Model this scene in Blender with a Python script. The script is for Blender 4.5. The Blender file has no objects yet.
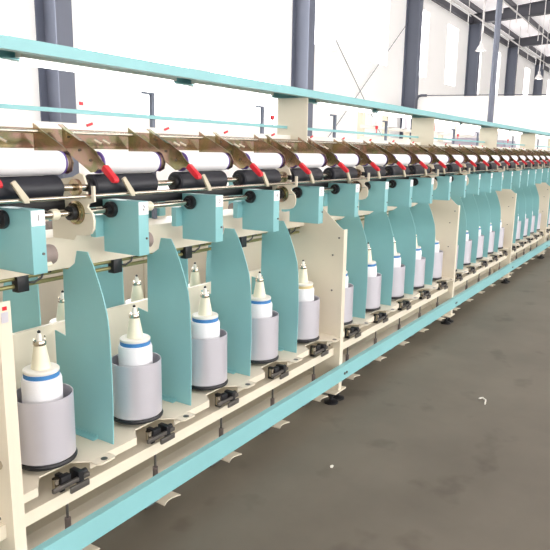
import bpy, bmesh, math, random
from mathutils import Vector, Matrix
random.seed(7)
C = bpy.context.scene.collection
PI = math.pi

# ------------------------------------------------------------------ helpers
class MB:
    """collects shapes into one mesh"""
    def __init__(self):
        self.bm = bmesh.new()
    def box(self, x0, x1, y0, y1, z0, z1, bev=0.0):
        b = bmesh.new()
        vs = [b.verts.new(p) for p in ((x0,y0,z0),(x1,y0,z0),(x1,y1,z0),(x0,y1,z0),(x0,y0,z1),(x1,y0,z1),(x1,y1,z1),(x0,y1,z1))]
        for f in ((3,2,1,0),(4,5,6,7),(0,1,5,4),(1,2,6,5),(2,3,7,6),(3,0,4,7)):
            b.faces.new([vs[i] for i in f])
        if bev > 0:
            bmesh.ops.bevel(b, geom=list(b.edges), offset=bev, segments=2, affect='EDGES', profile=0.6)
        return self._merge(b)
    def _merge(self, b, M=None):
        me = bpy.data.meshes.new('tmp')
        if M is not None: bmesh.ops.transform(b, matrix=M, verts=list(b.verts))
        bmesh.ops.recalc_face_normals(b, faces=list(b.faces))
        b.to_mesh(me); b.free()
        self.bm.from_mesh(me); bpy.data.meshes.remove(me)
        return self
    def prism(self, poly, a0, a1, axis='x', bev=0.0):
        """polygon in the plane across the axis, pulled from a0 to a1 (axis x: (y,z); y: (x,z); z: (x,y))"""
        def P(a, u, v):
            return {'x': (a,u,v), 'y': (u,a,v), 'z': (u,v,a)}[axis]
        b = bmesh.new()
        lo = [b.verts.new(P(a0,u,v)) for u,v in poly]
        hi = [b.verts.new(P(a1,u,v)) for u,v in poly]
        n = len(poly)
        b.faces.new(lo); b.faces.new(hi[::-1])
        for i in range(n):
            b.faces.new((lo[i], lo[(i+1)%n], hi[(i+1)%n], hi[i]))
        if bev > 0:
            bmesh.ops.bevel(b, geom=list(b.edges), offset=bev, segments=2, affect='EDGES', profile=0.6)
        return self._merge(b)
    def lathe(self, prof, c=(0,0,0), axis='z', seg=40, closed=False):
        """profile of (radius, height) turned about an axis through c"""
        b = bmesh.new()
        rings = []
        for r, h in prof:
            ring = []
            if r < 1e-6:
                v = b.verts.new(self._ax(axis, 0, 0, h, c)); ring = [v]*seg
            else:
                for k in range(seg):
                    a = 2*PI*k/seg
                    ring.append(b.verts.new(self._ax(axis, r*math.cos(a), r*math.sin(a), h, c)))
            rings.append(ring)
        pairs = list(zip(rings[:-1], rings[1:]))
        if closed: pairs.append((rings[-1], rings[0]))
        for A, B in pairs:
            for k in range(seg):
                q = [A[k], A[(k+1)%seg], B[(k+1)%seg], B[k]]
                u = []
                for v in q:
                    if v not in u: u.append(v)
                if len(u) >= 3:
                    b.faces.new(u)
        return self._merge(b)
    @staticmethod
    def _ax(axis, u, v, h, c):
        p = {'z': (u,v,h), 'x': (h,u,v), 'y': (u,h,v)}[axis]
        return (p[0]+c[0], p[1]+c[1], p[2]+c[2])
    def rod(self, p0, p1, r, seg=16, r1=None):
        p0, p1 = Vector(p0), Vector(p1); d = p1-p0; L = d.length
        r1 = r if r1 is None else r1
        b = bmesh.new()
        bmesh.ops.create_cone(b, cap_ends=True, segments=seg, radius1=r, radius2=r1, depth=L)
        q = Vector((0,0,1)).rotation_difference(d.normalized()).to_matrix().to_4x4()
        return self._merge(b, Matrix.Translation((p0+p1)/2) @ q)
    def tube(self, pts, r, seg=8):
        for a, c in zip(pts[:-1], pts[1:]):
            self.rod(a, c, r, seg)
        for p in pts[1:-1]:
            b = bmesh.new(); bmesh.ops.create_uvsphere(b, u_segments=8, v_segments=6, radius=r)
            self._merge(b, Matrix.Translation(p))
        return self
    def obox(self, c, sx, sy, sz, M):
        b = bmesh.new(); bmesh.ops.create_cube(b, size=1)
        bmesh.ops.scale(b, vec=(sx,sy,sz), verts=list(b.verts))
        return self._merge(b, Matrix.Translation(c) @ M)
    def mesh(self, name, m):
        for f in self.bm.faces: f.smooth = True
        for e in self.bm.edges:
            if len(e.link_faces) != 2 or e.calc_face_angle(0) > math.radians(35): e.smooth = False
        me = bpy.data.meshes.new(name); self.bm.to_mesh(me); self.bm.free()
        me.materials.append(m)
        return me
    def build(self, name, m, parent=None, loc=(0,0,0)):
        o = bpy.data.objects.new(name, self.mesh(name, m)); C.objects.link(o)
        o.location = loc
        if parent is not None: o.parent = parent
        return o

def tag(o, label, cat, group=None):
    o['label'] = label; o['category'] = cat
    if group: o['group'] = group
    return o
def thing(name, loc, label, cat, group=None, rz=0):
    o = bpy.data.objects.new(name, None); C.objects.link(o)
    o.empty_display_size = .05; o.location = loc; o.rotation_euler = (0,0,rz)
    return tag(o, label, cat, group)
def struct(o):
    o['kind'] = 'structure'; return o
def copy_tree(o, parent=None):
    c = o.copy(); C.objects.link(c)
    if parent is not None: c.parent = parent
    for ch in kids[o.name]: copy_tree(ch, c)
    kids[c.name] = list(c_children(c))
    return c
kids = {}
def c_children(o):
    return [x for x in C.objects if x.parent == o]
def register(o):
    kids[o.name] = c_children(o)
    for ch in kids[o.name]: register(ch)
def dup(proto, loc, label, group, rz=0):
    """a copy of a thing, its parts and their sub-parts"""
    def rec(o, parent):
        c = o.copy(); C.objects.link(c)
        if parent is not None: c.parent = parent
        for ch in kids[o.name]: rec(ch, c)
        return c
    c = rec(proto, None)
    c.location = loc; c.rotation_euler = (0,0,rz); c['label'] = label; c['group'] = group
    return c
WORDS = ('first second third fourth fifth sixth seventh eighth ninth tenth eleventh twelfth thirteenth fourteenth fifteenth '
         'sixteenth seventeenth eighteenth nineteenth twentieth twenty-first twenty-second twenty-third twenty-fourth twenty-fifth').split()
def nth(i): return WORDS[i]

# ------------------------------------------------------------------ materials
def mat(name, rgb, rough=.5, metal=0., var=.0, scale=6., bump=0., bscale=80., spec=.5, coat=0.):
    m = bpy.data.materials.new(name); m.use_nodes = True
    nt = m.node_tree; b = nt.nodes['Principled BSDF']
    b.inputs['Roughness'].default_value = rough; b.inputs['Metallic'].default_value = metal
    b.inputs['Specular IOR Level'].default_value = spec
    b.inputs['Coat Weight'].default_value = coat
    tc = nt.nodes.new('ShaderNodeTexCoord')
    if var > 0:
        n = nt.nodes.new('ShaderNodeTexNoise'); n.inputs['Scale'].default_value = scale; n.inputs['Detail'].default_value = 5
        nt.links.new(tc.outputs['Object'], n.inputs['Vector'])
        r = nt.nodes.new('ShaderNodeValToRGB')
        r.color_ramp.elements[0].position = .3; r.color_ramp.elements[1].position = .7
        r.color_ramp.elements[0].color = tuple(c*(1-var) for c in rgb)+(1,)
        r.color_ramp.elements[1].color = tuple(min(1,c*(1+var*.5)) for c in rgb)+(1,)
        nt.links.new(n.outputs['Fac'], r.inputs['Fac']); nt.links.new(r.outputs['Color'], b.inputs['Base Color'])
    else:
        b.inputs['Base Color'].default_value = tuple(rgb)+(1,)
    if bump > 0:
        n2 = nt.nodes.new('ShaderNodeTexNoise'); n2.inputs['Scale'].default_value = bscale
        nt.links.new(tc.outputs['Object'], n2.inputs['Vector'])
        bp = nt.nodes.new('ShaderNodeBump'); bp.inputs['Strength'].default_value = bump; bp.inputs['Distance'].default_value = .002
        nt.links.new(n2.outputs['Fac'], bp.inputs['Height']); nt.links.new(bp.outputs['Normal'], b.inputs['Normal'])
    return m
def srgb(r, g, b):
    f = lambda c: (c/255/12.92) if c/255 <= .04045 else ((c/255+.055)/1.055)**2.4
    return (f(r), f(g), f(b))
def emit(name, rgb, s):
    m = bpy.data.materials.new(name); m.use_nodes = True; nt = m.node_tree
    b = nt.nodes['Principled BSDF']
    b.inputs['Base Color'].default_value = (.8,.8,.8,1)
    b.inputs['Emission Color'].default_value = tuple(rgb)+(1,); b.inputs['Emission Strength'].default_value = s
    return m

teal   = mat('teal_paint', srgb(138,195,199), .38, 0, .05, 5, .05, 220, .5)
cream  = mat('cream_paint', srgb(230,221,201), .42, 0, .05, 4, .05, 220, .5)
alu    = mat('anodised_aluminium', srgb(214,212,221), .30, .42, .02, 9)
steel  = mat('polished_steel', srgb(205,196,180), .22, 1., .06, 20)
dsteel = mat('dull_steel', srgb(120,116,112), .4, .8, .1, 30)
black  = mat('black_plastic', srgb(24,25,29), .4)
rubber = mat('navy_rubber', srgb(17,20,31), .45, 0, .15, 12)
yarn   = mat('white_yarn', srgb(240,240,243), .75, 0, .02, 30, .25, 300, .2)
plast  = mat('white_plastic', srgb(236,233,225), .4)
ivory  = mat('ivory_cone', srgb(238,232,208), .4, 0, .03, 20)
blue   = mat('blue_band', srgb(62,128,190), .5)
tan    = mat('tan_band', srgb(222,200,150), .5)
purple = mat('purple_tube', srgb(98,74,150), .45)
red    = mat('red_grip', srgb(214,34,48), .38)
white  = mat('white_label', srgb(246,246,246), .5)
ink    = mat('ink', srgb(45,45,50), .6)
brown  = mat('grey_brown_roller', srgb(146,132,126), .6, 0, .1, 40)
olive  = mat('olive_chromate_bar', srgb(150,146,100), .35, .5, .15, 8)
greyst = mat('blue_grey_steel_paint', srgb(112,118,134), .5, 0, .04, 2)
dgrey  = mat('dark_grey_steel_paint', srgb(88,92,104), .5, 0, .06, 2)
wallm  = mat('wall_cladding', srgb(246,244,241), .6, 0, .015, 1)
roofst = mat('roof_steel', srgb(84,84,92), .5, 0, .05, 2)
glow   = emit('daylit_window', (1,1,1), 5.0)
glow2  = emit('added_window_glow', (1,.99,.97), 4.8)  # for the unseen window bank added to light machine front and back wall
wallm.node_tree.nodes['Principled BSDF'].inputs['Emission Color'].default_value = (1,.985,.965,1)   # faint glow added to whiten the walls; the cladding is no light source
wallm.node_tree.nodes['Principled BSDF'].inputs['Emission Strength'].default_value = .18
tubem  = emit('tube_glow', (1,1,1), 4.0)

pipe_m = mat('white_pipe', srgb(235,232,230), .4)
lampm  = emit('lamp_glow', (1,.98,.95), 6.0)
beige  = mat('beige_guide', srgb(205,195,172), .5)
cabm   = mat('cabinet_grey', srgb(176,172,186), .5)
paper  = mat('paper_scrap', srgb(235,232,222), .7)

def gold_mat():
    m = bpy.data.materials.new('zinc_chromate_plating'); m.use_nodes = True; nt = m.node_tree
    b = nt.nodes['Principled BSDF']; b.inputs['Metallic'].default_value = .9; b.inputs['Roughness'].default_value = .22
    g = nt.nodes.new('ShaderNodeNewGeometry')
    n = nt.nodes.new('ShaderNodeTexNoise'); n.inputs['Scale'].default_value = 12; n.inputs['Detail'].default_value = 4; n.inputs['Distortion'].default_value = .8
    nt.links.new(g.outputs['Position'], n.inputs['Vector'])
    r = nt.nodes.new('ShaderNodeValToRGB'); e = r.color_ramp.elements
    e[0].position = .28; e[0].color = srgb(140,130,98)+(1,)
    e[1].position = .74; e[1].color = srgb(196,178,134)+(1,)
    for p, c in ((.40,(168,154,118)), (.5,(180,150,136)), (.6,(140,140,104))):
        k = e.new(p); k.color = srgb(*c)+(1,)
    nt.links.new(n.outputs['Fac'], r.inputs['Fac']); nt.links.new(r.outputs['Color'], b.inputs['Base Color'])
    return m
gold = gold_mat()

def floor_mat():
    m = bpy.data.materials.new('worn_concrete'); m.use_nodes = True; nt = m.node_tree
    b = nt.nodes['Principled BSDF']; L = nt.links
    tc = nt.nodes.new('ShaderNodeTexCoord')
    n1 = nt.nodes.new('ShaderNodeTexNoise'); n1.inputs['Scale'].default_value = 1.1; n1.inputs['Detail'].default_value = 7; n1.inputs['Roughness'].default_value = .55
    L.new(tc.outputs['Object'], n1.inputs['Vector'])
    r1 = nt.nodes.new('ShaderNodeValToRGB'); e = r1.color_ramp.elements
    e[0].position = .3; e[0].color = srgb(95,90,79)+(1,)
    e[1].position = .72; e[1].color = srgb(126,120,107)+(1,)
    L.new(n1.outputs['Fac'], r1.inputs['Fac'])
    n2 = nt.nodes.new('ShaderNodeTexNoise'); n2.inputs['Scale'].default_value = 5; n2.inputs['Detail'].default_value = 3
    L.new(tc.outputs['Object'], n2.inputs['Vector'])
    r2 = nt.nodes.new('ShaderNodeValToRGB'); e = r2.color_ramp.elements
    e[0].position = .30; e[0].color = (.72,.70,.68,1); e[1].position = .40; e[1].color = (1,1,1,1)
    L.new(n2.outputs['Fac'], r2.inputs['Fac'])
    mx = nt.nodes.new('ShaderNodeMix'); mx.data_type = 'RGBA'; mx.blend_type = 'MULTIPLY'; mx.inputs[0].default_value = .8
    L.new(r1.outputs['Color'], mx.inputs[6]); L.new(r2.outputs['Color'], mx.inputs[7])
    L.new(mx.outputs[2], b.inputs['Base Color'])
    b.inputs['Roughness'].default_value = .5; b.inputs['Specular IOR Level'].default_value = .35
    bp = nt.nodes.new('ShaderNodeBump'); bp.inputs['Strength'].default_value = .08; bp.inputs['Distance'].default_value = .01
    L.new(n1.outputs['Fac'], bp.inputs['Height']); L.new(bp.outputs['Normal'], b.inputs['Normal'])
    return m
floorm = floor_mat()

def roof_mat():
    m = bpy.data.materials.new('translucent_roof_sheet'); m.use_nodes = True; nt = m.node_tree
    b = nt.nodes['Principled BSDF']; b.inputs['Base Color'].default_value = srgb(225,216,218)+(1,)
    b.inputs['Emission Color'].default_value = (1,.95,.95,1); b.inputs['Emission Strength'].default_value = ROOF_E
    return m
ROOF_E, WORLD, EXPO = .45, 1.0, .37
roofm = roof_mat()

# ------------------------------------------------------------------ layout numbers (metres; x runs along the machine)
PITCH, POST = .32, 1.6
SX = .925                        # first spindle
CY = 1.438                       # centre line of the machine
XA, XB = -.2, 8.95               # ends of the long members
NS = 22                          # spindle positions built
def my(y): return 2*CY-y
POSTX = [.779+POST*k for k in range(6)]

# ------------------------------------------------------------------ the hall
WY = 6.0
COLX = [-.55, 4.62, 9.84, 14.98, 20.03, 24.98, 30.05, 35.2]
o = MB().box(-6, 45, -9, WY+.3, -.2, 0).build('floor', floorm); struct(o)
# wall with window openings
wins = []
for a, b_ in zip(COLX[:-1], COLX[1:]):
    for fr in (.20, .69):
        cx = a+(b_-a)*fr
        if a < 8: wins.append((a+(b_-a)*(.08 if fr < .5 else .54), a+(b_-a)*(.46 if fr < .5 else .92), 1.5, 4.66))  # left bays: glowing panes made oversized to whiten the wall there
        else: wins.append((cx-.5, cx+.5, 3.0, 4.66))
w = MB()
xs = sorted({-6., 45.} | {v for q in wins for v in q[:2]})
for x0, x1 in zip(xs[:-1], xs[1:]):
    hole = any(abs(q[0]-x0) < 1e-6 for q in wins)
    if hole:
        w.box(x0, x1, WY, WY+.2, 0, [q[2] for q in wins if abs(q[0]-x0) < 1e-6][0]); w.box(x0, x1, WY, WY+.2, 4.66, 5.4)
    else:
        w.box(x0, x1, WY, WY+.2, 0, 5.4)
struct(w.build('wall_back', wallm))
for k, (x0, x1, z0, z1) in enumerate(wins):
    t = bpy.data.objects.new('window_%d' % (k+1), MB().box(x0-.005, x1+.005, WY+.10, WY+.14, z0-.005, z1+.005).mesh('window', glow)); C.objects.link(t); struct(t)
    f = MB()
    for q in ((x0,x0+.03,z0,z1), (x1-.03,x1,z0,z1), (x0,x1,z0,z0+.03), (x0,x1,z1-.03,z1)):
        f.box(q[0], q[1], WY-.01, WY+.10, q[2], q[3])
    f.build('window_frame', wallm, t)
for k, x in enumerate(COLX[1:-1]):
    h = MB(); w_, d_ = .21, .34
    h.box(x-w_/2, x+w_/2, WY-d_, WY-d_+.016, 0, 5.05)
    h.box(x-w_/2, x+w_/2, WY-.016, WY-.001, 0, 5.05)
    h.box(x-.008, x+.008, WY-d_+.016, WY-.016, 0, 5.05)
    h.box(x-w_/2, x+w_/2, WY-d_-.01, WY, 0, .02)
    struct(h.build('steel_column', greyst))
for k, x in enumerate(COLX[1:]):
    r = MB()
    r.prism([(WY-.02, 4.94), (WY-.02, 5.20), (-6, 6.30), (-6, 5.80), (2.0, 5.13)], x-.012, x+.012)
    r.prism([(WY-.02, 4.93), (WY-.02, 4.946), (2.0, 5.146), (-6, 5.816), (-6, 5.80), (2.0, 5.13)], x-.11, x+.11)
    r.prism([(WY-.02, 5.19), (WY-.02, 5.206), (-6, 6.306), (-6, 6.29)], x-.11, x+.11)
    struct(r.build('roof_beam', roofst))
for y in (5.75, 4.8, 3.8, 2.8, 1.8, .6, -.6, -1.8, -3.0, -4.4):
    z = 5.21+(WY-y)*.0917
    struct(MB().box(-6, 45, y-.03, y+.03, z, z+.14).build('roof_beam', roofst))
struct(MB().prism([(WY+.3, 5.33), (-9, 6.73), (-9, 6.75), (WY+.3, 5.35)], -6, 45).build('ceiling', roofm))
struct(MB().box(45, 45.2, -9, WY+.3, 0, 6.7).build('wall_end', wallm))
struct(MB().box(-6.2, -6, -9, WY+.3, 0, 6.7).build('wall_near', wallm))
# opposite wall of the hall, out of view; glowing windows added as front light
w = MB(); x = -6.; k = len(wins)
while x < 44.9:
    if x > 11: w.box(x, 45, -9.2, -9, 0, 6.7); break
    w.box(x, x+.6, -9.2, -9, 0, 6.7); w.box(x+.6, x+4.25, -9.2, -9, 0, 1.2); w.box(x+.6, x+4.25, -9.2, -9, 4.9, 6.7)
    k += 1
    struct(MB().box(x+.59, x+4.26, -9.15, -9.11, 1.19, 4.91).build('window_%d' % k, glow2))
    x += 4.25
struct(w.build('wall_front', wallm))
# eave strut at the wall head
struct(MB().box(-6, 45, WY-.10, WY-.002, 4.95, 5.10).build('trim_1', roofst))
# sprinkler pipes under the roof
for px_, py_, pz_, lab in ((22, 4.3, 4.72, 'thin white sprinkler pipe with short droppers hung under the roof beams'), (22, 5.3, 4.66, 'thin white sprinkler pipe running along the head of the far wall')):
    t = thing('sprinkler_pipe', (px_,py_,pz_), lab, 'pipe')
    MB().rod((-9,0,.12), (14,0,.12), .02).build('main_pipe', pipe_m, t)
    for k in range(14):
        x = -8+k*1.5+(.5 if py_ > 5 else 0)
        MB().rod((x,0,-.16), (x,0,.12), .013).rod((x,0,.12), (x,0,5.31+(6.3-py_)*.0915-pz_), .011).build('dropper', pipe_m, t)
def lamp(p, r, lab):
    ztop = 5.35+(6.3-p[1])*.0915
    t = thing('hanging_lamp', p, lab, 'lamp', 'lamps hung from the roof')
    MB().rod((0,0,r*1.6), (0,0,ztop-p[2]), r*.09).build('rod', pipe_m, t)
    MB().lathe([(0,r*1.7), (r*.25,r*1.7), (r*.3,r*1.1), (r*.55,r*.8), (r,0), (r*.97,0), (r*.5,r*.75), (0,r*.8)]).build('lamp_shade', pipe_m, t)
    MB().lathe([(0,-r*.1), (r*.35,0), (r*.4,r*.35), (r*.25,r*.62), (0,r*.62)]).build('bulb', lampm, t)
lamp((13.15,3.69,3.10), .105, 'white high-bay lamp hanging on a rod beside the grey pole')
lamp((17.9,3.47,3.03), .11, 'white high-bay lamp hanging far off beneath the second roof beam')
# free-standing pipe column in the hall
q = MB().rod((12.0,3.10,0), (12.0,3.10,5.60), .052, 20); q.box(11.88,12.12,2.98,3.22,0,.015)
struct(q.build('steel_column', greyst))
# low partition across the hall with a conduit at its free edge
pa = Vector((13.98,5.27)); pb = Vector((14.77,2.61)); pd = (pb-pa).normalized(); pb = pb+pd*1.2; nrm = Vector((-pd.y,pd.x))*.05
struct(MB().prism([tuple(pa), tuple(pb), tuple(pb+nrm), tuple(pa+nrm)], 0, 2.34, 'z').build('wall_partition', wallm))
cw = Vector((-nrm.x,-nrm.y,0)).normalized()*.045
e0 = Vector((pa.x,pa.y,0))+cw; e1 = Vector((pb.x,pb.y,0))+cw; ed = Vector((pd.x,pd.y,0))
q = MB().tube([e0, e0+Vector((0,0,2.26)), e0+ed*.03+Vector((0,0,2.34)), e0+ed*.10+Vector((0,0,2.36)), e0+ed*.22+Vector((0,0,2.36))], .03, 10)
q.rod(e0+ed*.2+Vector((0,0,2.36)), e1+Vector((0,0,2.36)), .010, 8)
tag(q.build('conduit', dgrey), 'dark conduit bending over the top corner of the white partition', 'pipe')
# cross bracing in the second bay
t = thing('cross_brace', (12.42, 5.9, 0), 'pair of thin crossed bracing rods on the far wall between two grey columns', 'brace')
MB().rod((-2.5,0,4.10), (2.4,0,.55), .007, 8).build('brace_rod', dgrey, t)
MB().rod((-2.5,.03,.55), (2.4,.03,4.10), .007, 8).build('brace_rod', dgrey, t)

# ------------------------------------------------------------------ creel and cabinets behind
t = thing('yarn_creel', (5.2, 2.45, 0), 'white yarn creel frame with rails standing behind the twisting machine', 'creel')
for k in range(9):
    x = .55*k
    MB().box(x, x+.05, 0, .05, 0, 1.52).build('post', cream, t)
for z in (1.20, 1.30, 1.48):
    MB().box(-.05, 4.5, -.022, -.001, z, z+.03).build('rail', plast, t)
for k in range(12):
    x = .2+.36*k
    MB().lathe([(0,0), (.045,0), (.04,.10), (.025,.115), (0,.115)], (x,-.05,1.3305)).build('spool', (yarn, yarn, alu, yarn, red, yarn, yarn)[k % 7], t)
t = thing('work_bench', (5.0, 3.0, 0), 'long low cream bench glimpsed between the teal plates behind the machine', 'bench')
for k in range(5):
    MB().box(-3.6+1.62*k, -1.99+1.62*k, 0, .03, .04, .76, .004).build('front_panel', cream, t)
MB().box(-3.62, 4.5, -.02, .6, .7605, .79, .004).build('bench_top', cream, t)
for k in range(6):
    MB().box(-3.55+1.58*k, -3.47+1.58*k, .04, .55, 0, .76).build('leg', cream, t)
for x, y, lab in ((7.55,1.98,'grey metal cabinet showing above the yarn packages far along the machine'), (8.75,1.98,'grey metal cabinet furthest along, showing above the yarn packages')):
    t = thing('metal_cabinet', (x, y, 0), lab, 'cabinet', 'grey cabinets behind the machine')
    MB().box(-.33, .33, 0, .3, .06, 1.27, .01).build('body', cabm, t)
    MB().box(-.30, .30, -.015, -.001, .6, 1.24, .004).build('door', cabm, t)
    for sx in (-.28, .28):
        MB().box(sx-.03, sx+.03, .05, .25, 0, .06).build('foot', black, t)

# ------------------------------------------------------------------ machine frame
fr = thing('twisting_machine', (0, CY, 0), 'long cream and teal yarn twisting machine frame with uprights, rails and shelves', 'machine')
def F(mb, name, m): return mb.build(name, m, fr, (0,-CY,0))
def upright_poly():
    h = [(1.174,.055), (1.174,.770), (1.19,.78), (1.292,.870), (1.345,.94), (1.363,.99), (1.363,1.313)]
    return h + [(my(y),z) for y,z in h[::-1]]
bolts = [(1.22,.658), (1.219,.504), (1.22,.256), (1.192,.734)]
for k, px in enumerate(POSTX):
    q = MB().prism(upright_poly(), px-.030, px-.026)
    q.box(px-.030, px, 1.170, 1.174, .055, .770); q.box(px-.030, px, my(1.174), my(1.170), .055, .770)
    u = F(q, 'upright_panel', cream)
    for y, z in bolts:
        MB().rod((px-.030,y,z), (px-.033,y,z), .004, 10).build('bolt', dsteel, u)
    s = MB().box(px-.068, px+.034, 1.164, 1.245, .048, .0545); s.build('foot_flange', cream, u)
    for fx in (px-.048, px+.012):
        for fy in (1.195, my(1.195)):
            s = MB().lathe([(0,0), (.032,0), (.032,.008), (.012,.014), (.009,.016), (.009,.0475), (0,.0475)], (fx,fy,0), seg=20)
            s.lathe([(0,.030), (.014,.030), (.014,.042), (.0091,.042), (.0091,.0475), (0,.0475)], (fx,fy,0), seg=6)
            s.build('levelling_foot', black, u)
    for dx in (-.02, .0):
        F(MB().rod((px+dx,1.1479,.138), (px+dx,1.144,.138), .006, 8), 'beam_bolt', dsteel)
    if k == 0:
        q = MB().rod((px-.031,1.203,.3955), (px-.075,1.203,.3955), .006, 14); q.rod((px-.031,1.203,.3955), (px-.040,1.203,.3955), .011, 6)
        o = q.build('stud', steel, u); o['label'] = 'brass coloured stud'
        MB().box(px-.024, px-.008, 1.1685, 1.1699, .725, .748).build('sticker', alu, u)
        MB().box(px-.020, px-.010, 1.1685, 1.1699, .752, .760).build('sticker', red, u)
# kick beams along the floor
def Yr(sgn, a, b): return (a, b) if not sgn else (my(b), my(a))
for sgn in (0, 1):
    q = MB().box(XA, XB, *Yr(sgn,1.148,1.151), .110, .1735); q.box(XA, XB, *Yr(sgn,1.1511,1.1695), .1705, .1735); q.box(XA, XB, *Yr(sgn,1.1511,1.1695), .110, .113)
    F(q, 'kick_beam', teal)
    q = MB().box(XA, XB, *Yr(sgn,1.200,1.204), .214, .248); q.box(XA, XB, *Yr(sgn,1.2041,1.31), .244, .248)
    F(q, 'lower_rail', cream)
    q = MB().box(XA, XB, *Yr(sgn,1.300,1.305), .03, .115); q.box(XA, XB, *Yr(sgn,1.3051,1.37), .111, .115)
    F(q, 'base_rail', cream)
# spindle shelves: one notched plate with a downturned lip per pitch
for sgn in (0, 1):
    y_ = (lambda v: v) if not sgn else my
    for k in range(NS if not sgn else 8):
        x = SX+PITCH*k
        q = MB()
        poly = [(x-.16,y_(1.430)), (x+.16,y_(1.430)), (x+.16,y_(1.19)), (x+.062,y_(1.19)), (x+.030,y_(1.23)), (x-.06,y_(1.23)), (x-.094,y_(1.19)), (x-.16,y_(1.19))]
        q.prism(poly, .300, .304, 'z')
        for a, b_ in ((x+.062, x+.16), (x-.16, x-.094)):
            q.box(a, b_, min(y_(1.19),y_(1.193)), max(y_(1.19),y_(1.193)), .282, .2999)
        o = F(q, 'spindle_shelf', cream)
        if not sgn:
            MB().prism([(x+.062,1.1895), (x+.062,1.163), (x+.070,1.155), (x+.113,1.155), (x+.121,1.163), (x+.121,1.1895)], .2995, .3035, 'z').build('finger_tab', cream, o)
            MB().lathe([(0,0), (.009,0), (.009,.0008), (0,.0008)], (x+.092,1.171,.3036), seg=14).build('slot', dsteel, o)
# centre panel
q = MB().box(XA, XB, CY-.002, CY+.002, .28, .600); q.box(XA, XB, CY-.007, CY+.007, .600, .606)
F(q, 'centre_panel', cream)
# box beam behind the teal boxes, olive bars under it
F(MB().box(XA, XB, 1.365, my(1.365), .772, .860, .004), 'box_beam', cream)
for sgn in (0, 1):
    for y, z in ((1.392,.7635), (1.394,.7430)):
        y2 = y if not sgn else my(y)
        F(MB().rod((XA,y2,z), (XB,y2,z), .0058, 12), 'guide_bar', olive)
# top rail: a wide channel, open below
q = MB().box(XA, XB, 1.352, 1.356, 1.3135, 1.343); q.box(XA, XB, my(1.356), my(1.352), 1.3135, 1.343); q.box(XA, XB, 1.3561, my(1.3561), 1.339, 1.343)
q.box(XA, XB, 1.3561, 1.380, 1.3135, 1.3165); q.box(XA, XB, my(1.380), my(1.3561), 1.3135, 1.3165)
F(q, 'top_rail', teal)
# cradle channel of iridescent plating
for sgn in (0, 1):
    y_ = (lambda v: v) if not sgn else my
    prof = [(1.374,1.090), (1.394,1.138), (1.418,1.140), (1.418,1.136), (1.3965,1.134), (1.377,1.088)]
    q = MB().prism([(y_(a),b_) for a,b_ in prof], XA, XB)
    F(q, 'cradle_channel', gold)
# white sensor rail and thread bar on grey posts
F(MB().box(XA, XB, 1.445, 1.463, 1.12, 1.158), 'sensor_rail', plast)
F(MB().box(XA, XB, 1.462, 1.474, 1.186, 1.197), 'thread_bar', teal)
for k in range(11):
    x = 1.545+.64*k
    q = MB().box(x-.007, x+.007, 1.476, 1.488, .861, 1.270); q.box(x-.045, x+.007, 1.477, 1.487, 1.263, 1.270)
    F(q, 'guide_post', greyst)
for k in range(24):
    x = .60+PITCH*k
    F(MB().prism([(x,1.150), (x+.020,1.1565), (x+.018,1.163), (x-.002,1.1565)], 1.440, 1.4445, 'y'), 'sensor_flag', red)
for k, x in enumerate((2.24, 3.3, 4.8, 6.4)):
    q = MB().rod((x,1.468,1.197), (x,1.468,1.222), .0025, 8); q.box(x-.010, x+.010, 1.463, 1.473, 1.218, 1.236, .003)
    F(q, 'signal_lamp', red)
# bearing plates between drums, with flange bearings
for x in [1.055+POST*k+d for k in range(5) for d in (0, .96)]:
    def arc(cy, cz, r, z0):      # slot mouth to slot mouth round a shaft
        return [(cy+r*math.cos(a), cz+r*math.sin(a)) for a in [math.radians(g) for g in (250, 300, 345, 15, 60, 110)]]
    p = [(1.362,.861), (1.362,.985), (1.33,1.012), (1.275,1.020), (1.250,1.030), (1.236,1.026), (1.227,1.003)]
    p += [(1.25,1.003)] + arc(1.260,.995,.0098,0)[::-1][0:6] + [(1.25,.986)]
    p += [(1.227,.985), (1.226,.969), (1.209,.969), (1.209,1.000), (1.200,1.000), (1.200,.962), (1.222,.956), (1.226,.948), (1.208,.932)]
    p += [(1.208,.9322)] + [(1.264+.0095*math.cos(a), .932+.0095*math.sin(a)) for a in [math.radians(g) for g in range(178, -179, -24)]] + [(1.208,.9318)]
    p += [(1.204,.915), (1.206,.895), (1.216,.882), (1.235,.876), (1.27,.874), (1.28,.861)]
    u = F(MB().prism(p, x-.012, x-.006), 'bearing_plate', cream)
    MB().lathe([(.0088,0), (.024,0), (.024,.004), (.030,.006), (.030,.012), (.0088,.012)], (x-.0245,1.264,.932), 'x', 24, True).build('flange_bearing', gold, u)
    MB().lathe([(.0088,0), (.018,0), (.018,.012), (.0088,.012)], (x-.037,1.264,.932), 'x', 20, True).build('bearing_seal', black, u)
    MB().lathe([(.0095,0), (.021,0), (.021,.009), (.0095,.009)], (x-.0215,1.26,.995), 'x', 20, True).build('drum_bearing', gold, u)
# black clamps with bent wire on the olive bars
for k in range(NS):
    x = .958+PITCH*k
    u = F(MB().box(x-.018, x+.016, 1.376, 1.402, .728, .7715, .003), 'bar_clamp', black)
    MB().tube([(x+.011,1.3875,.752), (x+.035,1.383,.746), (x+.055,1.379,.757), (x+.062,1.379,.770), (x+.085,1.379,.768)], .0028, 6).build('wire_lever', black, u)

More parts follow.
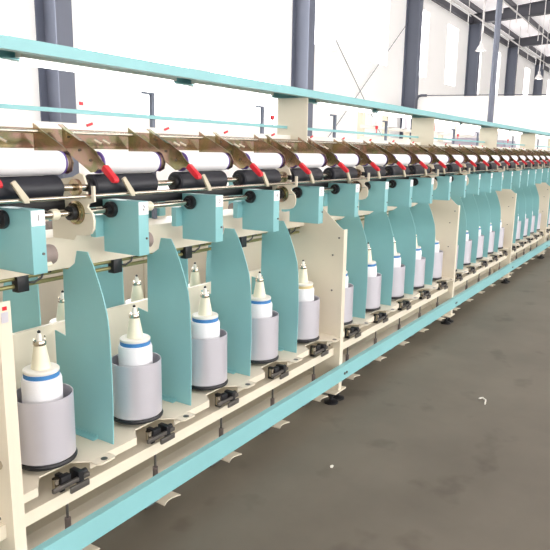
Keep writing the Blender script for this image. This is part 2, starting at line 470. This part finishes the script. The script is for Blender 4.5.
# tube lamps hung under the top rail
for k in range(5):
    for x0, x1, w1 in ((1.06+POST*k, 1.66+POST*k, 'nearer'), (1.76+POST*k, 2.26+POST*k, 'farther')):
        t = thing('tube_lamp', (x0,1.487,1.336), '%s white tube lamp under the teal top rail before the %s cream upright' % (w1, nth(k+1)), 'lamp', 'tube lamps under the top rail')
        L = x1-x0
        MB().box(0, L, -.012, .012, -.018, .0028, .002).build('lamp_body', plast, t)
        MB().rod((.01,0,-.0265), (L-.01,0,-.0265), .0082, 14).build('tube', tubem, t)
F(MB().box(1.215, 1.300, 1.452, 1.456, 1.197, 1.222), 'sign_card', white)
F(MB().box(1.222, 1.236, 1.4505, 1.4518, 1.209, 1.218), 'sign_mark', red)
# ------------------------------------------------------------------ long shafts
t = thing('feed_shaft', (0,1.264,.932), 'thin polished steel shaft running through the numbered teal boxes', 'shaft')
MB().rod((XA,0,0), (XB,0,0), .0078).build('rod', steel, t)
t = thing('drum_shaft', (0,1.26,.995), 'polished steel shaft running through the row of black winding drums', 'shaft')
MB().rod((XA,0,0), (XB,0,0), .0083).build('rod', steel, t)
t = thing('traverse_rod', (0,1.218,.975), 'thin steel rod with slanted yarn guides running just in front of the drums', 'rod')
MB().rod((XA,0,0), (XB,0,0), .0048, 12).build('rod', steel, t)
for k in range(NS+1):
    x = .862+PITCH*k
    MB().prism([(x-.007,-.006), (x+.006,-.006), (x+.004,.006), (x-.027,.045), (x-.037,.039)], -.0125, -.0055, 'y', .0015).build('yarn_guide', beige, t)
F(MB().box(XA, XB, 1.308, 1.316, .936, .966, .003), 'traverse_cover', black)

# ------------------------------------------------------------------ repeated units: prototypes
def where(i):
    k, j = divmod(i, 5)
    return '%s past the %s cream upright from the near end' % (nth(j), nth(k))

def make_pot():
    t = thing('spindle_pot', (0,0,0), '', 'pot')
    r = .0737
    MB().lathe([(0,.026), (r-.0025,.026), (r-.0025,.1845), (r-.0013,.1855), (r,.1845), (r,.026), (r-.003,.0225), (0,.0225)], seg=56).build('pot_body', alu, t)
    MB().lathe([(0,.012), (r+.002,.012), (r+.003,.017), (r,.0222), (0,.0222)], seg=48).build('base_ring', black, t)
    MB().lathe([(0,.0004), (.020,.0004), (.020,.006), (.028,.008), (.028,.0118), (0,.0118)], seg=24).build('spindle_hub', dsteel, t)
    return t
def make_spool(band):
    t = thing('supply_spool', (0,0,0), '', 'spool')       # stands on the pot floor, z .3305
    MB().lathe([(0,0), (.046,0), (.0486,.006), (.0486,.196), (.0465,.2025), (.043,.2045), (0,.2045)], seg=48).build('yarn', yarn, t)
    MB().lathe([(0,.2046), (.0432,.2046), (.0432,.2155), (0,.2155)], seg=40).build('band', band, t)
    MB().lathe([(0,.2156), (.0425,.2156), (.0438,.218), (.0438,.222), (.0415,.2245), (0,.2245)], seg=40).build('flange', plast, t)
    MB().lathe([(0,.2246), (.0238,.2246), (.0232,.230), (.0145,.283), (0,.283)], seg=32).build('cone', ivory, t)
    q = MB().lathe([(0,.2831), (.0148,.2831), (.0160,.286), (.0160,.290), (.0145,.294), (0,.294)], seg=24)
    for s in (-1, 1): q.tube([(s*.0135,0,.292), (s*.0175,0,.298), (s*.0145,0,.303)], .0016, 6)
    q.build('ring', steel, t)
    MB().lathe([(0,.2941), (.0072,.2941), (.0062,.308), (.004,.313), (0,.313)], seg=16).build('nozzle', plast, t)
    MB().lathe([(0,.3131), (.0040,.314), (.0043,.318), (0,.3215)], seg=12).build('tip', black, t)
    return t
SEP = [(1.322,.824), (1.281,.825), (1.262,.793), (1.245,.755), (1.228,.710), (1.216,.671), (1.2105,.63), (1.208,.58), (1.206,.50), (1.206,.433), (1.210,.3045),
       (1.38,.3045), (1.429,.3045), (1.429,.588), (1.384,.579), (1.381,.768), (1.361,.770), (1.332,.790)]
def make_sep():
    t = thing('separator_plate', (0,0,0), '', 'separator')   # origin y 1.32, on the shelf
    MB().prism([(y-1.32, z-.304) for y, z in SEP], -.0015, .0015).build('plate', teal, t)
    q = MB().box(-.018, -.0016, -.05, .05, .0005, .003); q.box(-.0045, -.0016, -.05, .05, .003, .012)
    q.build('mounting_flange', teal, t)
    return t
def make_box():
    # origin under the front face, bottom centre; shaft passes at y .0926, z .1165
    t = thing('feed_box', (0,0,0), '', 'box')
    hw, D_, Ht = .0182, .130, .1415
    hole = [(.0926+.0098*math.cos(a), .1165+.0098*math.sin(a)) for a in [math.radians(g) for g in range(358, 0, -24)]]
    side = [(0,0), (D_,0), (D_,.1163)] + [(h if i else (h[0], .1163)) for i, h in enumerate(hole)] + [(.1024,.1167), (D_,.1167), (D_,Ht), (0,Ht)]
    q = MB().prism(side, -hw, -hw+.002)
    q.prism(side, hw-.002, hw)
    q.box(-hw, hw, -.0015, .001, 0, Ht, .0008); q.box(-hw, hw, 0, D_, Ht-.002, Ht); q.box(-hw, hw, 0, D_, 0, .002)
    q.build('casing', teal, t)
    MB().box(-.046, -.014, D_+.0005, D_+.022, .040, .100, .004).build('side_tab', teal, t)
    MB().box(-hw+.001, hw-.001, -.003, -.0016, .107, Ht-.001).build('number_plate', white, t)
    MB().rod((.009,-.0045,.044), (.009,-.0016,.044), .003, 10).build('screw', dsteel, t)
    MB().lathe([(.0085,0), (.013,0), (.013,.012), (.021,.014), (.022,.022), (.020,.027), (.0085,.027)], (-hw-.0272,.0926,.1165), 'x', 24, True).build('grommet', black, t)
    MB().lathe([(.0085,0), (.0105,0), (.0105,.086), (.0085,.086)], (hw+.0002,.0926,.1165), 'x', 20, True).build('sleeve', steel, t)
    MB().lathe([(.0085,0), (.012,0), (.0135,.006), (.0135,.018), (.011,.022), (.0085,.022)], (.1046,.0926,.1165), 'x', 20, True).build('collar', ivory, t)
    MB().lathe([(0,0), (.0243,0), (.0243,.062), (.0225,.067), (.010,.068), (0,.068)], (hw+.0002,.069,.0268), 'x', 28).build('tension_roller', brown, t)
    MB().lathe([(0,0), (.013,0), (.013,.030), (0,.030)], (hw+.0002,.112,.076), 'x', 20).build('tension_roller', brown, t)
    MB().lathe([(0,0), (.006,0), (.006,.048), (0,.050)], (hw+.0002,.05,.0075), 'x', 14).build('knob', ivory, t)
    return t
def make_drum():
    t = thing('winding_drum', (0,0,0), '', 'drum')
    r = .031
    MB().lathe([(.010,0), (r-.004,0), (r,.004), (r,.219), (r-.004,.223), (.010,.223)], (0,0,0), 'x', 40, True).build('sleeve', rubber, t)
    MB().lathe([(.0086,0), (.018,0), (.016,.010), (.0086,.010)], (.2232,0,0), 'x', 24, True).build('hub', black, t)
    MB().lathe([(.0086,0), (.016,0), (.018,.008), (.0086,.008)], (-.0082,0,0), 'x', 24, True).build('hub', black, t)
    return t
def make_package():
    t = thing('yarn_package', (0,0,0), '', 'yarn package')
    r = .0285
    MB().lathe([(0,.004), (r-.002,.004), (r,.008), (r,.1995), (r-.002,.2035), (0,.2035)], (0,0,0), 'x', 40).build('yarn', yarn, t)
    MB().lathe([(.020,0), (r-.0005,0), (r-.0005,.0036), (.020,.0036)], (.2037,0,0), 'x', 40, True).build('tube_end', purple, t)
    MB().lathe([(.020,0), (r-.0005,0), (r-.0005,.0038), (.020,.0038)], (0,0,0), 'x', 40, True).build('tube_end', purple, t)
    return t
def make_cradle():
    # origin at the pivot: x = left arm, y 1.355, z 1.125
    t = thing('package_cradle', (0,0,0), '', 'cradle')
    P = lambda pts: [(y-1.355, z-1.125) for y, z in pts]
    left = P([(1.371,1.150), (1.350,1.138), (1.290,1.108), (1.246,1.082), (1.234,1.066), (1.211,1.047), (1.223,1.036), (1.238,1.040), (1.250,1.032), (1.268,1.030), (1.285,1.040), (1.371,1.089)])
    a = MB().prism(left, -.0015, .0015)
    a.prism(P([(1.371,1.150), (1.350,1.138), (1.290,1.108), (1.291,1.106), (1.351,1.136), (1.372,1.148)]), -.012, .0015)
    a = a.build('arm', gold, t)
    for y, z in ((1.305,1.085), (1.265,1.060), (1.345,1.118)):
        MB().rod((-.0045,y-1.355,z-1.125), (-.0015,y-1.355,z-1.125), .003, 10).build('rivet', dsteel, a)
    MB().prism(P([(1.2130,1.0505), (1.2230,1.0370), (1.186,1.0075), (1.178,1.006), (1.1735,1.0115), (1.1765,1.0195)]), -.0085, .0085, 'x', .003).build('handle', red, t)
    right = P([(1.371,1.150), (1.350,1.138), (1.262,1.094), (1.238,1.077), (1.228,1.056), (1.234,1.036), (1.250,1.0285), (1.290,1.034), (1.371,1.056)])
    MB().prism(right, .2315, .2345).build('arm', gold, t)
    for x0, x1, m in ((.0016, .0145, plast), (.2196, .2314, plast)):
        MB().lathe([(0,x0), (.019,x0), (.019,x1), (.014,x1), (0,x1)], (0,1.262-1.355,1.0550-1.125), 'x', 28).build('holder_disc', m, t)
    MB().rod((-.004,-.004,.004), (.238,-.004,.004), .0048, 12).build('pivot_bar', steel, t)
    for x in (.10, .13):
        MB().rod((x,.010,-.012), (x+.012,-.006,-.022), .004, 8).build('stop_pin', steel, t)
    return t
def make_brake():
    t = thing('spindle_brake', (0,0,0), '', 'brake')       # origin on the lower rail, under the notch
    MB().box(-.040, -.026, .001, .022, 0, .046, .002).build('bracket', black, t)
    MB().box(-.080, .030, -.026, -.018, .024, .035, .0015).build('brake_bar', dsteel, t)
    MB().box(-.035, .022, -.034, -.027, .006, .022, .0015).build('brake_bar', dsteel, t)
    MB().box(-.050, -.020, -.0175, .0, .030, .050, .003).build('brake_shoe', black, t)
    MB().box(-.005, .012, -.0265, .01, .014, .048, .003).build('brake_shoe', black, t)
    MB().lathe([(0,0), (.008,0), (.008,.018), (0,.018)], (.013,-.010,.034), 'x', 14).build('roller', black, t)
    MB().lathe([(0,0), (.009,0), (.009,.028), (0,.028)], (-.058,-.006,.022), 'z', 14).build('pin', steel, t)
    return t
def make_pedal():
    t = thing('brake_pedal', (0,0,0), '', 'pedal')         # origin on the floor under the tip
    n = 8
    tip = [(-.036+.072*k/n, .011*math.sin(PI*k/n)) for k in range(n+1)]
    MB().prism(tip+[(.030,.109), (-.030,.109)], .046, .050, 'z').build('pedal_plate', cream, t)
    MB().rod((-.031,.039,.1605), (-.031,.039,.2435), .0035, 10).build('link_rod', dsteel, t)
    MB().lathe([(0,.0502), (.008,.0502), (.008,.160), (0,.160)], (-.031,.039,0), seg=14).build('rod_sleeve', brown, t)
    MB().box(-.028, .028, .085, .107, 0, .0458).build('pivot_block', dsteel, t)
    return t

def row(proto, n, pos, lab, group, first=0, rz=0):
    for i in range(first, n):
        dup(proto, pos(i), lab(i), group, rz)
protos = []
def P(t): register(t); protos.append(t); return t
pot, sep, fbox, drum, pkg, cradle, brake, pedal = P(make_pot()), P(make_sep()), P(make_box()), P(make_drum()), P(make_package()), P(make_cradle()), P(make_brake()), P(make_pedal())
spb, spt = P(make_spool(blue)), P(make_spool(tan))

NF = 7
row(pot, NS, lambda i: (SX+PITCH*i,1.2816,.304), lambda i: 'silver spindle pot standing '+where(i), 'silver spindle pots on the front shelf')
for i in range(NS):
    tb = i == 4
    dup(spt if tb else spb, (SX+PITCH*i,1.2816,.3305), ('tan-banded spool' if tb else 'white supply spool')+' in the pot '+where(i).replace('the near', 'near'), 'supply spools in the front pots')
for i in range(NS):
    if i % 5 == 4: continue
    dup(sep, (SX+.16+PITCH*i,1.32,.304), 'teal sail-shaped separator plate, '+where(i), 'teal separator plates on the front shelf')
for i in range(NS):
    b_ = dup(fbox, (SX-.066+PITCH*i,1.1714,.8155), 'teal feed box with white plate numbered %d on the near row' % (i+1), 'numbered teal feed boxes')
    cu = bpy.data.curves.new('number', 'FONT'); cu.body = str(i+1); cu.size = .019; cu.align_x = 'CENTER'; cu.align_y = 'CENTER'
    cu.extrude = .0002; cu.resolution_u = 3
    n = bpy.data.objects.new('tmp', cu); C.objects.link(n)
    bpy.context.view_layer.update()
    me = bpy.data.meshes.new_from_object(n.evaluated_get(bpy.context.evaluated_depsgraph_get()))
    bpy.data.objects.remove(n); me.materials.clear(); me.materials.append(ink)
    n = bpy.data.objects.new('number', me); C.objects.link(n); n.rotation_euler = (PI/2,0,0); n.location = (0,-.0033,.124)
    n.parent = [c for c in b_.children if c.name.startswith('number_plate')][0]
near = lambda i: '%s from the near end of the row' % nth(i+1)
row(drum, NS-1, lambda i: (1.080+PITCH*i,1.26,.995), lambda i: 'black rubber winding drum, '+near(i), 'black winding drums', -1)
row(pkg, NS-1, lambda i: (1.111+PITCH*i,1.262,1.0550), lambda i: 'white yarn package on its drum, '+near(i), 'white yarn packages', -1)
row(cradle, NS-1, lambda i: (1.096+PITCH*i,1.355,1.125), lambda i: 'gold plated cradle with red handle, '+near(i), 'gold package cradles', -1)
row(brake, NS, lambda i: (SX+.02+PITCH*i,1.2045,.2485), lambda i: 'black spindle brake under the pot '+where(i), 'black spindle brakes')
row(pedal, NS, lambda i: (SX+.040+PITCH*i,1.183,0), lambda i: 'cream brake pedal near the floor, '+where(i), 'cream brake pedals')
# far side of the machine, seen through the gaps
farn = lambda i: '%s from the near end' % nth(i)
row(pot, NF, lambda i: (SX+.32+PITCH*i,my(1.2816),.304), lambda i: 'silver pot behind the centre panel, '+farn(i), 'silver spindle pots on the far shelf', 0, PI)
row(spb, NF, lambda i: (SX+.32+PITCH*i,my(1.2816),.3305), lambda i: 'ivory spool cone peeping over the centre panel, '+farn(i), 'supply spools in the far pots', 0, PI)
row(sep, NF, lambda i: (SX+.16+PITCH*i,my(1.32),.304), lambda i: 'far-side teal separator plate behind the centre panel, '+farn(i), 'teal separator plates on the far shelf', 0, PI)
row(fbox, NF, lambda i: (SX+.066+PITCH*i,my(1.1714),.8155), lambda i: 'far-side teal feed box behind the cream beam, '+farn(i), 'teal feed boxes on the far row', 0, PI)
def kill(o):
    for c in kids[o.name]: kill(c)
    bpy.data.objects.remove(o)
for p in protos: kill(p)

# ------------------------------------------------------------------ litter on the floor
q = MB().prism([(0,0), (.014,.003), (.016,.009), (.006,.013), (-.003,.007)], 0, .003, 'z')
tag(q.build('paper_scrap', paper, None, (1.815,.915,0)), 'small white scrap of paper lying on the bare concrete floor', 'scrap')
q = MB().tube([(0,0,.004), (.05,.01,.004), (.07,.03,.004), (.05,.04,.004)], .0035, 6)
tag(q.build('yarn_scrap', paper, None, (2.70,.62,0)), 'little curl of white yarn waste on the concrete floor', 'scrap')

# ------------------------------------------------------------------ light
wd = bpy.data.worlds.new('daylight'); bpy.context.scene.world = wd; wd.use_nodes = True
bg = wd.node_tree.nodes['Background']; bg.inputs['Color'].default_value = (1,.985,.96,1); bg.inputs['Strength'].default_value = WORLD

# ------------------------------------------------------------------ camera
f = 550*1.1346; H = 1.0914; tau = .1965; th = .5721; roll = -.0161
Fw = Vector((math.cos(th)*math.cos(tau), math.sin(th)*math.cos(tau), -math.sin(tau)))
R0 = Vector((math.sin(th), -math.cos(th), 0)); D0 = Fw.cross(R0)
Rt = math.cos(roll)*R0+math.sin(roll)*D0
Up = Rt.cross(Fw)
cam = bpy.data.cameras.new('camera'); cam.lens = 36*f/550; cam.sensor_width = 36; cam.clip_start = .02; cam.clip_end = 200
co = bpy.data.objects.new('camera', cam); C.objects.link(co)
M = Matrix((Rt, Up, -Fw)).transposed().to_4x4(); M.translation = (0,0,H)
co.matrix_world = M
sc = bpy.context.scene; sc.camera = co
sc.view_settings.view_transform = 'Standard'; sc.view_settings.look = 'None'
sc.view_settings.exposure = EXPO; sc.view_settings.gamma = 1; sc.view_settings.use_curve_mapping = False
